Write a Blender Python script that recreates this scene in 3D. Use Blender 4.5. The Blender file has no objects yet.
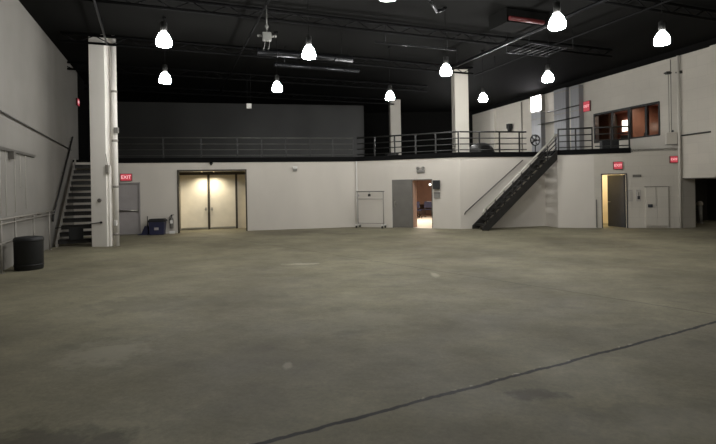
import bpy, bmesh, math, random
from mathutils import Vector, Matrix
random.seed(7)
scn = bpy.context.scene
COL = scn.collection
PI = math.pi

# ------------------------------------------------------------------ materials
def lin(c):
    return tuple(((v/255)/12.92 if v/255 <= .04045 else ((v/255+.055)/1.055)**2.4) for v in c)

def mat(name, rgb, rough=.6, metal=0.0, var=.12, scale=3.0, emit=None, estr=0.0, bump=0.0, stretch=(1, 1, 1), spec=.5):
    """noise-varied plain material"""
    m = bpy.data.materials.new(name); m.use_nodes = True
    nt = m.node_tree; b = nt.nodes['Principled BSDF']
    b.inputs['Roughness'].default_value = rough
    b.inputs['Metallic'].default_value = metal
    b.inputs['Specular IOR Level'].default_value = spec
    c = lin(rgb)
    tc = nt.nodes.new('ShaderNodeTexCoord'); mp = nt.nodes.new('ShaderNodeMapping')
    mp.inputs['Scale'].default_value = stretch
    nz = nt.nodes.new('ShaderNodeTexNoise'); nz.inputs['Scale'].default_value = scale; nz.inputs['Detail'].default_value = 6
    rp = nt.nodes.new('ShaderNodeValToRGB')
    rp.color_ramp.elements[0].position = .3; rp.color_ramp.elements[1].position = .7
    rp.color_ramp.elements[0].color = tuple(v*(1-var) for v in c)+(1,)
    rp.color_ramp.elements[1].color = tuple(min(1, v*(1+var)) for v in c)+(1,)
    L = nt.links.new
    L(tc.outputs['Object'], mp.inputs['Vector']); L(mp.outputs['Vector'], nz.inputs['Vector'])
    L(nz.outputs['Fac'], rp.inputs['Fac']); L(rp.outputs['Color'], b.inputs['Base Color'])
    if bump:
        bp = nt.nodes.new('ShaderNodeBump'); bp.inputs['Strength'].default_value = bump; bp.inputs['Distance'].default_value = .01
        L(nz.outputs['Fac'], bp.inputs['Height']); L(bp.outputs['Normal'], b.inputs['Normal'])
    if emit:
        b.inputs['Emission Color'].default_value = lin(emit)+(1,)
        b.inputs['Emission Strength'].default_value = estr
    return m

def block_mat(name, rgb, bw, bh, mortar=.006, var=.07, dark=.8):
    """painted masonry: faint courses"""
    m = mat(name, rgb, .75, var=var, scale=.8)
    nt = m.node_tree; b = nt.nodes['Principled BSDF']; L = nt.links.new
    src = b.inputs['Base Color'].links[0].from_socket
    tc = [n for n in nt.nodes if n.type == 'TEX_COORD'][0]
    sx = nt.nodes.new('ShaderNodeSeparateXYZ'); cb = nt.nodes.new('ShaderNodeCombineXYZ')
    L(tc.outputs['Object'], sx.inputs[0]); L(sx.outputs['X'], cb.inputs['X']); L(sx.outputs['Z'], cb.inputs['Y'])
    br = nt.nodes.new('ShaderNodeTexBrick'); br.inputs['Scale'].default_value = 1
    br.inputs['Brick Width'].default_value = bw; br.inputs['Row Height'].default_value = bh
    br.inputs['Mortar Size'].default_value = mortar; br.inputs['Mortar Smooth'].default_value = .5
    br.inputs['Color1'].default_value = (1, 1, 1, 1); br.inputs['Color2'].default_value = (.96, .96, .96, 1)
    br.inputs['Mortar'].default_value = (dark, dark, dark, 1)
    L(cb.outputs[0], br.inputs['Vector'])
    mx = nt.nodes.new('ShaderNodeMix'); mx.data_type = 'RGBA'; mx.blend_type = 'MULTIPLY'; mx.inputs[0].default_value = 1
    L(src, mx.inputs[6]); L(br.outputs['Color'], mx.inputs[7]); L(mx.outputs[2], b.inputs['Base Color'])
    bp = nt.nodes.new('ShaderNodeBump'); bp.inputs['Strength'].default_value = .3; bp.inputs['Distance'].default_value = .004
    L(br.outputs['Color'], bp.inputs['Height']); L(bp.outputs['Normal'], b.inputs['Normal'])
    return m

STAINS = [  # worn spots on the concrete: x, y, radii, colour, strength
    (-2.8, 5.35, .55, .5, (146, 142, 124), .5), (1.46, 4.1, .28, .13, (58, 54, 46), .6), (2.1, 3.7, .5, .22, (78, 74, 62), .3),
    (2.4, 3.55, .5, .3, (140, 136, 122), .3), (-.75, 4.85, .05, .12, (160, 155, 138), .5), (-1.35, 11.3, .5, .12, (168, 164, 148), .7),
    (-2.3, 3.4, .8, .3, (66, 62, 52), .6), (.05, 6.45, .8, .5, (136, 132, 114), .35), (1.5, 9.6, .10, .3, (170, 164, 144), .6),
    (-3.4, 7.6, 1.2, .7, (86, 82, 68), .4), (4.3, 5.2, 1.0, .4, (82, 78, 66), .4)]
def floor_mat():
    m = bpy.data.materials.new('polished_concrete'); m.use_nodes = True
    nt = m.node_tree; b = nt.nodes['Principled BSDF']; L = nt.links.new
    tc = nt.nodes.new('ShaderNodeTexCoord')
    def noise(scale, detail, stretch=(1, 1, 1), rough=.55):
        mp = nt.nodes.new('ShaderNodeMapping'); mp.inputs['Scale'].default_value = stretch
        mp.inputs['Rotation'].default_value = (0, 0, .45)
        n = nt.nodes.new('ShaderNodeTexNoise'); n.inputs['Scale'].default_value = scale
        n.inputs['Detail'].default_value = detail; n.inputs['Roughness'].default_value = rough
        L(tc.outputs['Object'], mp.inputs[0]); L(mp.outputs[0], n.inputs['Vector']); return n.outputs['Fac']
    def math_(op, a, bb=None, c=None, clamp=False):
        n = nt.nodes.new('ShaderNodeMath'); n.operation = op; n.use_clamp = clamp
        for i, v in enumerate((a, bb, c)):
            if v is None: continue
            if isinstance(v, (int, float)): n.inputs[i].default_value = v
            else: L(v, n.inputs[i])
        return n.outputs[0]
    def ramp(f, p0, c0, p1, c1):
        r = nt.nodes.new('ShaderNodeValToRGB'); e = r.color_ramp.elements
        e[0].position = p0; e[0].color = c0+(1,) if len(c0) == 3 else c0
        e[1].position = p1; e[1].color = c1+(1,) if len(c1) == 3 else c1
        L(f, r.inputs['Fac']); return r.outputs['Color']
    def mixc(f, a, c, mode='MIX'):
        n = nt.nodes.new('ShaderNodeMix'); n.data_type = 'RGBA'; n.blend_type = mode
        if isinstance(f, (int, float)): n.inputs[0].default_value = f
        else: L(f, n.inputs[0])
        for i, v in ((6, a), (7, c)):
            if isinstance(v, tuple): n.inputs[i].default_value = v+(1,)
            else: L(v, n.inputs[i])
        return n.outputs[2]
    base = ramp(noise(.35, 4), .35, lin((103, 98, 81)), .68, lin((137, 132, 110)))
    mott = ramp(noise(1.6, 8, (1, 1.5, 1), .65), .3, (.86, .86, .85), .7, (1.12, 1.12, 1.1))
    col = mixc(1.0, base, mott, 'MULTIPLY')
    mid = ramp(noise(5.5, 8, (1, 1.3, 1), .75), .32, (.86, .86, .86), .68, (1.12, 1.12, 1.12))
    col = mixc(1.0, col, mid, 'MULTIPLY')
    fine = ramp(noise(24, 6, (1, 1, 1), .75), .35, (.88, .88, .88), .65, (1.1, 1.1, 1.1))
    col = mixc(1.0, col, fine, 'MULTIPLY')
    # dark wear blotches and pale scuffs
    blot = ramp(noise(.9, 5, (1, 1.8, 1), .6), .60, (0, 0, 0), .74, (1, 1, 1))
    col = mixc(math_('MULTIPLY', blot, .45), col, lin((70, 67, 57)))
    sc = ramp(noise(2.7, 7, (1.0, 2.4, 1), .7), .66, (0, 0, 0), .78, (1, 1, 1))
    col = mixc(math_('MULTIPLY', sc, .42), col, lin((140, 136, 122)))
    sep = nt.nodes.new('ShaderNodeSeparateXYZ'); L(tc.outputs['Object'], sep.inputs[0])
    # single worn stains and scuffs
    rag = math_('SUBTRACT', noise(4.0, 7, (1, 1, 1), .7), .5)
    def stain(x, y, rx, ry, rgb, amt, col):
        a = math_('DIVIDE', math_('SUBTRACT', sep.outputs['X'], x), rx); c = math_('DIVIDE', math_('SUBTRACT', sep.outputs['Y'], y), ry)
        d = math_('SQRT', math_('ADD', math_('MULTIPLY', a, a), math_('MULTIPLY', c, c)))
        k = math_('SUBTRACT', 1.0, math_('ADD', d, math_('MULTIPLY', rag, 2.6)), clamp=True)
        return mixc(math_('MULTIPLY', math_('MULTIPLY', k, 2.0, clamp=True), amt), col, lin(rgb))
    for x, y, rx, ry, rgb, amt in STAINS: col = stain(x, y, rx, ry, rgb, amt, col)
    # saw-cut joints
    wob = math_('ADD', math_('MULTIPLY', math_('SUBTRACT', noise(1.3, 5), .5), .10), math_('MULTIPLY', math_('SUBTRACT', noise(11, 4), .5), .035))
    chip = noise(9, 4)
    def joint(nx, ny, c, w, dark, pale, col):
        d = math_('ADD', math_('MULTIPLY', sep.outputs['X'], nx), math_('MULTIPLY', sep.outputs['Y'], ny))
        d = math_('ADD', math_('SUBTRACT', d, c), wob)
        ad = math_('ABSOLUTE', d)
        k = math_('SUBTRACT', 1.0, math_('DIVIDE', ad, w), clamp=True)
        k = math_('MULTIPLY', math_('MULTIPLY', k, 2.2, clamp=True), dark, clamp=True)
        col = mixc(k, col, lin((24, 22, 18)))
        # spalled pale lip on one side
        off = math_('ABSOLUTE', math_('SUBTRACT', d, w*1.1))
        q = math_('SUBTRACT', 1.0, math_('DIVIDE', off, w*.8), clamp=True)
        q = math_('MULTIPLY', q, ramp(chip, .56, (0, 0, 0), .64, (1, 1, 1)))
        q = math_('MULTIPLY', q, pale, clamp=True)
        return mixc(q, col, lin((176, 170, 152))), k
    col, k1 = joint(-.46, .888, 3.333, .03, 1.0, 1.0, col)
    col, _ = joint(.758, .652, 7.805, .03, .35, .15, col)
    col, _ = joint(-.253, .967, 11.04, .03, .2, .6, col)
    L(col, b.inputs['Base Color'])
    rr = ramp(noise(1.1, 6), .3, (.6, .6, .6), .7, (.78, .78, .78))
    L(rr, b.inputs['Roughness']); b.inputs['Specular IOR Level'].default_value = .3
    bp = nt.nodes.new('ShaderNodeBump'); bp.inputs['Strength'].default_value = .15; bp.inputs['Distance'].default_value = .004
    L(chip, bp.inputs['Height']); L(bp.outputs['Normal'], b.inputs['Normal'])
    return m

M = {}
M['floor'] = floor_mat()
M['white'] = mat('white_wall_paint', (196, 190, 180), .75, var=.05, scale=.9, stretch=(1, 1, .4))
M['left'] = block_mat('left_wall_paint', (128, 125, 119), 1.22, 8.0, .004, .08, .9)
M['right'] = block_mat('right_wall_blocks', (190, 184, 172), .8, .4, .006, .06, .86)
M['pillar'] = mat('pillar_paint', (196, 191, 180), .7, var=.06, scale=1.2, stretch=(1, 1, .3))
M['litpillar'] = mat('lit_pillar_paint', (228, 224, 216), .7, var=.06, scale=1.2, stretch=(1, 1, .3))  # lighter copy of the pillar paint, lamp light put into its colour
M['black'] = mat('black_paint', (20, 20, 19), .9, var=.15, scale=.5, spec=.05)
M['blackwall'] = mat('black_wall_paint', (48, 48, 45), .5, var=.25, scale=.35)
M['blackmetal'] = mat('black_metal', (30, 30, 29), .5, .2, var=.2)
M['truss'] = mat('black_truss_paint', (16, 16, 16), .8, var=.2, spec=.08)
M['sheen'] = mat('black_duct_metal', (26, 27, 29), .40, .6, var=.2)
M['rail'] = mat('dark_rail_paint', (66, 66, 62), .35, .4, var=.15)
M['raildark'] = mat('black_rail_paint', (36, 36, 34), .45, .2, var=.15)
M['railpale'] = mat('lit_rail_paint', (88, 88, 83), .4, .2, var=.15)  # paler copy of the rail paint, light on the rails painted in
M['post'] = mat('dark_post_paint', (34, 34, 32), .5, .2, var=.15)
M['conduit'] = mat('grey_conduit', (84, 82, 77), .5, .1, var=.12)
M['deck'] = mat('deck_edge', (14, 14, 14), .8, var=.15, spec=.1)
M['stairdark'] = mat('dark_stair_steel', (44, 43, 41), .5, .3, var=.25, scale=6)
M['tread'] = mat('tread_plate', (46, 45, 43), .55, .2, var=.3, scale=5)
M['greysteel'] = mat('grey_painted_steel', (140, 136, 128), .5, .1, var=.12)
M['lightrail'] = mat('pale_handrail', (190, 187, 176), .5, .0, var=.1)
M['greydoor'] = mat('grey_door_paint', (156, 151, 149), .5, var=.06)
M['darkdoor'] = mat('dark_grey_door', (104, 101, 95), .5, var=.08)
M['charcoal'] = mat('charcoal_door', (54, 56, 60), .5, var=.08)
M['cream'] = mat('cream_door', (214, 206, 188), .5, var=.05)
M['frame'] = mat('bronze_frame', (60, 55, 45), .45, .2, var=.12)
M['chrome'] = mat('steel_hardware', (170, 168, 160), .3, .9, var=.05)
M['plastic'] = mat('black_plastic', (22, 23, 23), .6, var=.2)
M['blue'] = mat('dark_blue_plastic', (38, 40, 66), .45, var=.15)
M['navy'] = mat('navy_fabric', (34, 36, 60), .8, var=.2)
M['greybox'] = mat('grey_box', (128, 126, 120), .5, var=.1)
M['dimgrey'] = mat('dim_grey_box', (84, 84, 80), .6, var=.1)
M['whitebox'] = mat('white_box', (214, 212, 206), .5, var=.05)
M['panel'] = mat('grey_wall_panel', (138, 138, 140), .45, .2, var=.1, stretch=(2, 2, .3))
M['orange'] = mat('terracotta_wall', (122, 94, 80), .8, var=.12)
M['tan'] = mat('tan_reveal', (206, 172, 152), .8, var=.06)
M['redwall'] = mat('red_wall', (150, 92, 76), .8, var=.15)
M['warmfloor'] = mat('pale_room_floor', (228, 220, 204), .5, var=.06)
M['yellow'] = mat('cream_corridor_wall', (226, 214, 188), .7, var=.05)
M['dark'] = mat('dark_passage_wall', (58, 55, 50), .8, var=.15)
M['redpipe'] = mat('red_pipe_paint', (78, 20, 20), .5, var=.15)
M['lamp'] = mat('lamp_glass', (240, 240, 235), .3, emit=(255, 254, 252), estr=185.0)
M['exitface'] = mat('exit_red_face', (150, 54, 62), .4, emit=(255, 100, 112), estr=.36)
M['exitletter'] = mat('exit_letters', (255, 200, 200), .4, emit=(255, 205, 210), estr=.75)
M['glow'] = mat('warm_glow', (255, 230, 190), .4, emit=(255, 226, 178), estr=3.0)
M['whiteglow'] = mat('white_glow', (255, 250, 240), .4, emit=(255, 246, 226), estr=3.0)
M['boxglow'] = mat('light_box_face', (250, 250, 250), .4, emit=(255, 250, 255), estr=22.0)
M['paper'] = mat('pale_paper', (176, 170, 160), .8, var=.05)
M['brown'] = mat('brown_table', (70, 48, 36), .5, var=.15)
def glass_mat():
    m = bpy.data.materials.new('window_glass'); m.use_nodes = True
    b = m.node_tree.nodes['Principled BSDF']
    b.inputs['Base Color'].default_value = (.9, .9, .9, 1); b.inputs['Roughness'].default_value = .03
    b.inputs['Transmission Weight'].default_value = 1; b.inputs['IOR'].default_value = 1.05
    return m
M['glass'] = glass_mat()

# ------------------------------------------------------------------ mesh helpers
class MB:
    def __init__(s): s.bm = bmesh.new()
    def box(s, x0, x1, y0, y1, z0, z1):
        v = [s.bm.verts.new(p) for p in ((x0,y0,z0),(x1,y0,z0),(x1,y1,z0),(x0,y1,z0),(x0,y0,z1),(x1,y0,z1),(x1,y1,z1),(x0,y1,z1))]
        for f in ((3,2,1,0),(4,5,6,7),(0,1,5,4),(1,2,6,5),(2,3,7,6),(3,0,4,7)): s.bm.faces.new([v[i] for i in f])
        return s
    def cyl(s, p0, p1, r, n=10, r2=None):
        p0, p1 = Vector(p0), Vector(p1); d = p1-p0
        if d.length < 1e-6: return s
        q = d.to_track_quat('Z', 'Y'); r2 = r if r2 is None else r2
        a, b = [], []
        for i in range(n):
            t = 2*PI*i/n; c = Vector((math.cos(t), math.sin(t), 0))
            a.append(s.bm.verts.new(p0+q@(c*r))); b.append(s.bm.verts.new(p1+q@(c*r2)))
        for i in range(n):
            f = s.bm.faces.new((a[i], a[(i+1)%n], b[(i+1)%n], b[i])); f.smooth = True
        s.bm.faces.new(a[::-1]); s.bm.faces.new(b); return s
    def tube(s, pts, r, n=8):
        for a, b in zip(pts, pts[1:]): s.cyl(a, b, r, n)
        for p in pts[1:-1]: s.ball(p, r*1.02, 8, 6)
        return s
    def ball(s, c, r, u=12, v=8, sz=1.0):
        bmesh.ops.create_uvsphere(s.bm, u_segments=u, v_segments=v, radius=r, matrix=Matrix.Translation(c) @ Matrix.Diagonal((1, 1, sz, 1)))
        return s
    def lathe(s, prof, n=20, c=(0, 0, 0), ring=False):
        rings = []
        for r, z in prof:
            if r < 1e-5: rings.append([s.bm.verts.new((c[0], c[1], c[2]+z))])
            else: rings.append([s.bm.verts.new((c[0]+r*math.cos(2*PI*i/n), c[1]+r*math.sin(2*PI*i/n), c[2]+z)) for i in range(n)])
        for A, B in zip(rings, rings[1:]):
            for i in range(n):
                j = (i+1) % n
                q = [A[i] if len(A) > 1 else A[0], A[j] if len(A) > 1 else None, B[j] if len(B) > 1 else B[0], B[i] if len(B) > 1 else None]
                q = [x for x in q if x is not None]
                f = s.bm.faces.new(q); f.smooth = True
        if ring:
            return s
        if len(rings[0]) > 1: s.bm.faces.new(rings[0][::-1])
        if len(rings[-1]) > 1: s.bm.faces.new(rings[-1])
        return s
    def prism(s, poly, y0, y1):          # polygon in x-z, extruded along y
        a = [s.bm.verts.new((x, y0, z)) for x, z in poly]; b = [s.bm.verts.new((x, y1, z)) for x, z in poly]
        n = len(poly)
        s.bm.faces.new(a); s.bm.faces.new(b[::-1])
        for i in range(n): s.bm.faces.new((a[i], b[i], b[(i+1)%n], a[(i+1)%n]))
        return s
    def slab(s, poly, z0, z1):           # polygon in x-y
        a = [s.bm.verts.new((x, y, z0)) for x, y in poly]; b = [s.bm.verts.new((x, y, z1)) for x, y in poly]
        n = len(poly)
        s.bm.faces.new(a[::-1]); s.bm.faces.new(b)
        for i in range(n): s.bm.faces.new((a[i], a[(i+1)%n], b[(i+1)%n], b[i]))
        return s
    def build(s, name, m, parent=None, loc=(0, 0, 0), rz=0.0, bevel=0.0):
        bmesh.ops.recalc_face_normals(s.bm, faces=s.bm.faces)
        me = bpy.data.meshes.new(name); s.bm.to_mesh(me); s.bm.free()
        me.materials.append(M[m]); o = bpy.data.objects.new(name, me); COL.objects.link(o)
        o.location = loc; o.rotation_euler = (0, 0, rz)
        if parent: o.parent = parent
        if bevel:
            md = o.modifiers.new('bevel', 'BEVEL'); md.width = bevel; md.segments = 2; md.limit_method = 'ANGLE'
        return o

def thing(name, label, cat, loc=(0, 0, 0), rz=0.0, group=None):
    o = bpy.data.objects.new(name, None); COL.objects.link(o)
    o.empty_display_size = .1; o.location = loc; o.rotation_euler = (0, 0, rz)
    o['label'] = label; o['category'] = cat
    if group: o['group'] = group
    return o
def tag(o, label, cat, group=None):
    o['label'] = label; o['category'] = cat
    if group: o['group'] = group
    return o
def struct(o):
    o['kind'] = 'structure'; return o
def copy_tree(o, parent=None):
    c = o.copy(); COL.objects.link(c)
    if parent: c.parent = parent
    for ch in list(o.children): copy_tree(ch, c)
    return c

# ------------------------------------------------------------------ plan of the hall (metres, camera stands at 0,0)
PLAN = {
    'LW': ((-8.17, 10.9), (-11.85, 20.4)),      # left wall
    'BW': ((-11.34, 19.11), (-.1, 21.4)),       # wall under the balcony, left stretch
    'MW': ((-.1, 21.4), (4.15, 19.5)),          # middle stretch
    'SW': ((4.15, 19.5), (8.21, 20.27)),        # behind the right stair
    'BF': ((8.05, 19.35), (9.33, 18.95)),       # block right of the stair
    'RL': ((9.33, 18.95), (12.37, 18.27)),      # low wall with the charcoal door
    'RW': ((7.95, 33.0), (12.37, 18.27)),       # tall right wall, far to near
    'UB': ((-15.5, 26.81), (.44, 30.0)),        # black wall on the balcony
}
def wdir(w):
    a, b = Vector(PLAN[w][0]), Vector(PLAN[w][1]); return a, (b-a).normalized(), (b-a).length
def wp(w, s, t=0.0, z=0.0):
    a, d, _ = wdir(w); p = a+d*s+Vector((-d.y, d.x))*t; return (p.x, p.y, z)
def wa(w):
    d = wdir(w)[1]; return math.atan2(d.y, d.x)
def wlen(w): return wdir(w)[2]
RWL = wlen('RW')
CEIL = 6.85; DECK = 3.06

def wall(name, w, s0, s1, z0, z1, openings=(), m='white', th=.2):
    b = MB(); x = s0
    for a, c, za, zb in sorted(openings):
        if a > x: b.box(x, a, 0, th, z0, z1)
        if za > z0: b.box(a, c, 0, th, z0, za)
        if zb < z1: b.box(a, c, 0, th, zb, z1)
        x = c
    if x < s1: b.box(x, s1, 0, th, z0, z1)
    return struct(b.build(name, m, None, wp(w, 0), wa(w)))

# floor and ceiling cover the hall and the rooms behind its doors
fl = MB().slab([(-2, -13), (26, -13), (26, 36), (-20, 36), (-20, 8)], -.2, 0.0).build('floor', 'floor'); struct(fl)
ce = MB().slab([(-2, -13), (26, -13), (26, 36), (-20, 36), (-20, 8)], CEIL, CEIL+.2).build('ceiling', 'black'); struct(ce)

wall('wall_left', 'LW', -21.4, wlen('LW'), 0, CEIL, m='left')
wall('wall_left_dark', 'LW', wlen('LW'), 19.5, 0, CEIL, m='black')
DD = (3.97, 6.71, 0, 2.575)   # frame opening
wall('wall_back', 'BW', 0, wlen('BW'), 0, DECK-.1, [(1.6, 2.47, 0, 2.1), DD])
wall('wall_back_middle', 'MW', 0, wlen('MW'), 0, DECK-.1, [(1.72, 3.495, 0, 2.06)])
wall('wall_back_right', 'SW', 0, 3.82, 0, DECK-.1)
PLAN['SF'] = (wp('SW', 3.80)[:2], PLAN['BF'][0])
wall('wall_block_side', 'SF', 0, wlen('SF'), 0, DECK-.1)
wall('wall_block_front', 'BF', 0, wlen('BF'), 0, DECK-.1)
wall('wall_right_lower', 'RL', 0, wlen('RL')-.01, 0, DECK, [(.285, 1.148, 0, 2.09)], m='right')
WIN = (RWL-4.39, RWL-.944, 3.64, 4.98)
GAP = (RWL+.004, RWL+2.4, 0, 1.87)
wall('wall_right', 'RW', -.3, 36.8, 0, 6.58, [WIN, GAP], m='right')
wall('wall_right_top', 'RW', -.3, 36.8, 6.58, CEIL, m='black')
wall('wall_upper_back', 'UB', -.5, wlen('UB'), DECK, CEIL, m='blackwall')
struct(MB().box(.44, 9.2, 33.0, 33.2, DECK, CEIL).box(.24, .44, 30.0, 33.2, DECK, CEIL).build('wall_upper_far', 'black'))
PLAN['RR'] = ((18.6, -2.2), (-.5, -9.0))
wall('wall_rear', 'RR', -.5, wlen('RR')+.5, 0, CEIL, m='left')

# balcony deck with its dark edge channel
edge = [wp('BW', 0)[:2], PLAN['BW'][1], PLAN['MW'][1], wp('SW', 3.80)[:2], PLAN['BF'][0], PLAN['BF'][1], wp('RL', 3.09)[:2]]
bal = MB().slab(edge+[(7.9, 32.98), (-15.6, 32.98), (-15.6, 30)], DECK-.1, DECK).build('balcony', 'deck'); struct(bal)
def channel(w, s0, s1, ext=0.0):
    return MB().box(s0, s1, -.04-ext, .04, DECK-.14, DECK+.06).build('fascia', 'deck', bal, wp(w, 0), wa(w))
channel('BW', 1.15, wlen('BW')); channel('MW', 0, wlen('MW')+.02); channel('SW', 0, 3.75)
channel('SF', 0.0, wlen('SF')); channel('BF', -.04, wlen('BF')+.02); channel('RL', 0, 1.32)
for w, s0, s1, gaps in (('BW', 2.6, 11.5, [(3.95, 6.73)]), ('SW', 0, 3.8, [])):
    b = MB(); x = s0
    for a, c in gaps: b.box(x, a, -.012, 0, 0, .12); x = c
    b.box(x, s1-.01, -.012, 0, 0, .12)
    struct(b.build('baseboard_back' if w == 'BW' else 'baseboard_right', 'white', None, wp(w, 0), wa(w)))

# columns
def column(name, x, y, w, d, z0, rz): return struct(MB().box(-w/2, w/2, -d/2, d/2, z0, CEIL).build(name, 'pillar', None, (x, y, 0), rz, .015))
AX = math.radians(-4)
lc = MB().box(0, .53, 0, .5, 0, CEIL).box(.53, .60, .06, .45, 0, 2.65).build('column', 'litpillar', None, (-8.63, 15.5, 0), AX, .012); struct(lc)
column('column_far', 2.24, 28.3, .62, .5, DECK, .1)
column('column_near', 4.58, 21.25, .62, .5, DECK, .1)

# ------------------------------------------------------------------ rooms behind the openings
def shell(name, w, x0, x1, y0, y1, z0, z1, m, back=True, left=True, right=True, top=True):
    b = MB()
    if back: b.box(x0, x1, y1, y1+.1, z0, z1)
    if left: b.box(x0-.1, x0, y0, y1+.1, z0, z1)
    if right: b.box(x1, x1+.1, y0, y1+.1, z0, z1)
    if top: b.box(x0-.1, x1+.1, y0, y1+.1, z1, z1+.05)
    return struct(b.build(name, m, None, wp(w, 0), wa(w)))
shell('wall_vestibule', 'BW', 3.80, 6.71, .2, 1.75, 0, 2.575, 'cream')
shell('wall_side_room', 'MW', -1.2, 4.4, .2, 8.6, 0, 2.85, 'orange')
struct(MB().box(2.45, 2.63, .2, .6, 0, 2.85).build('wall_side_room_reveal', 'tan', None, wp('MW', 0), wa('MW')))
struct(MB().box(-1.2, 4.4, .02, 8.6, 0, .006).build('floor_side_room', 'warmfloor', None, wp('MW', 0), wa('MW')))
shell('wall_corridor', 'RL', .1, 1.5, .2, 2.3, 0, 2.6, 'yellow')
shell('wall_booth', 'RW', 7.2, WIN[1]+.6, .2, 3.4, 3.0, 5.4, 'redwall')
struct(MB().box(7.2, WIN[1]+.6, .2, 3.4, 2.98, 3.06).build('floor_booth', 'brown', None, wp('RW', 0), wa('RW')))
shell('wall_passage', 'RW', 13.1, RWL+2.9, .2, 4.2, 0, 2.3, 'dark')

# ------------------------------------------------------------------ lights
def area(w, s, t, z, sx, sy, power, rgb):
    l = bpy.data.lights.new('room_lamp', 'AREA'); l.shape = 'RECTANGLE'; l.size = sx; l.size_y = sy
    l.energy = power; l.color = rgb
    o = bpy.data.objects.new('room_lamp', l); COL.objects.link(o); o.location = wp(w, s, t, z); o.rotation_euler = (0, 0, wa(w)); return o
area('MW', 1.6, 3.6, 2.8, 1.6, 2.5, 260, (1, .86, .70))
area('RL', .8, 1.3, 2.55, .5, .5, 34, (1, .86, .60))
area('RW', RWL+1.2, 3.0, 2.25, .8, .8, 12, (1, .92, .8))  # unseen lamp, added to lift the dark passage
area('RW', (WIN[0]+WIN[1])/2, 1.8, 5.35, 1.5, 1.0, 130, (1, .78, .62))

# high-bay lamps
def make_lamp():
    r = thing('pendant_lamp', '', 'lamp')
    g = MB().lathe([(.06, .13), (.085, .10), (.125, .04), (.152, -.03), (.165, -.09), (.165, -.13), (.148, -.17), (.08, -.185), (0, -.19)], 16).build('lamp_shade', 'lamp', r)
    MB().lathe([(.04, .36), (.068, .34), (.07, .18), (.062, .13)], 14).build('housing', 'post', r)
    MB().cyl((0, 0, .35), (0, 0, CEIL-5.1), .006, 6).cyl((0, 0, CEIL-5.1-.06), (0, 0, CEIL-5.1), .06, 10).build('stem', 'truss', r)
    return r
LAMPS = [
    (-4.16, 10.43, 'glowing bell lamp right of the tall white pillar, upper of that pair'),
    (-5.58, 14.03, 'glowing bell lamp right of the tall white pillar, lower of that pair'),
    (-2.56, 15.54, 'glowing bell lamp just above the small white hanging box'),
    (-1.13, 11.62, 'glowing bell lamp hanging right of the grey ceiling box'),
    (2.56, 13.66, 'glowing bell lamp against the top of the thick white balcony column'),
    (1.22, 17.42, 'small glowing bell lamp over the top of the slim far balcony column'),
    (4.79, 18.15, 'smallest glowing bell lamp, just right of the thick white balcony column'),
    (5.91, 14.79, 'mid sized glowing bell lamp above the head of the open steel staircase'),
    (4.09, 9.72, 'largest glowing bell lamp, at the end of the red ceiling pipe'),
    (7.02, 10.99, 'glowing bell lamp beside the tall block wall, higher than the booth window'),
    (.56, 8.0, 'glowing bell lamp cut off by the top edge of the picture'),
    (5.25, 24.2, 'unseen bell lamp added to light the balcony, close behind the thick white balcony column'),  # added out of sight to brighten the far balcony wall
    (6.15, 28.2, 'extra unseen bell lamp added over the balcony, far behind the thick white balcony column'),  # second added lamp, gives that wall more light
]
lamp0 = make_lamp()
for i, (x, y, lab) in enumerate(LAMPS):
    o = lamp0 if i == 0 else copy_tree(lamp0)
    o.location = (x, y, 5.1); o['label'] = lab; o['group'] = 'high bay lamps under the black ceiling'

# ------------------------------------------------------------------ ceiling steel, ducts, pipes
E = Vector((-.36, .933)); R = Vector((.933, .36))      # room axes
def cpt(a, b, z): p = R*a+E*b; return Vector((p.x, p.y, z))
def truss(p0, p1, depth):
    b = MB(); p0, p1 = Vector(p0), Vector(p1); L = (p1-p0).length; n = max(2, int(L/.9)); dz = Vector((0, 0, -depth))
    b.cyl(p0, p1, .045, 6).cyl(p0+dz, p1+dz, .04, 6)
    for i in range(n):
        a = p0.lerp(p1, i/n); c = p0.lerp(p1, (i+.5)/n)+dz; d = p0.lerp(p1, (i+1)/n)
        b.cyl(a, c, .018, 5).cyl(c, d, .018, 5)
    return struct(b.build('ceiling_truss', 'truss'))
for bpos in (9.4, 13.4, 17.3, 21.2, 25.1):
    truss(cpt(-3.2 if bpos < 20 else -4, bpos, CEIL-.08), cpt(15.5 if bpos < 16 else 12.0, bpos, CEIL-.08), .25)
def pipe(name, label, pts, r, m='sheen', cat='pipe', n=10, collars=0):
    b = MB().tube(pts, r, n)
    for q in (.12, .88):                     # hanger rods up to the ceiling
        h = Vector(pts[0]).lerp(Vector(pts[-1]), q)
        if len(pts) == 2 and m != 'redpipe': b.cyl(h, (h.x, h.y, CEIL-.005), .008, 6)
    if collars:
        for p, q in zip(pts, pts[1:]):
            p, q = Vector(p), Vector(q)
            for k in range(1, collars+1):
                c = p.lerp(q, k/(collars+1)); d = (q-p).normalized()*.02
                b.cyl(c-d, c+d, r*1.12, n)
    return tag(b.build(name, m), label, cat)
pipe('pipe', 'long thin black pipe running back beside the grey ceiling box', [(-.55, 7.8, 6.42), (-6.6, 23.2, 6.42)], .03, 'truss')
pipe('pipe', 'thin black pipe under the ceiling meeting the tall white pillar top', [(-3.9, 6.05, 6.42), (-7.8, 15.06, 6.42)], .03)
pipe('round_duct', 'round black duct with a shiny underside below the grey ceiling box', [cpt(2.5, 14.85, 6.0), cpt(5.6, 14.85, 6.0)], .11, 'sheen', 'duct', 20, 4)
pipe('round_duct', 'slimmer round black duct just above the small white hanging box', [cpt(3.4, 16.8, 6.15), cpt(6.6, 16.8, 6.15)], .08, 'sheen', 'duct', 18, 4)
pipe('pipe', 'dull red pipe section under the ceiling beside the largest lamp', [(4.25, 13.2, 6.36), (5.35, 13.63, 6.36)], .06, 'redpipe')
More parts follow.
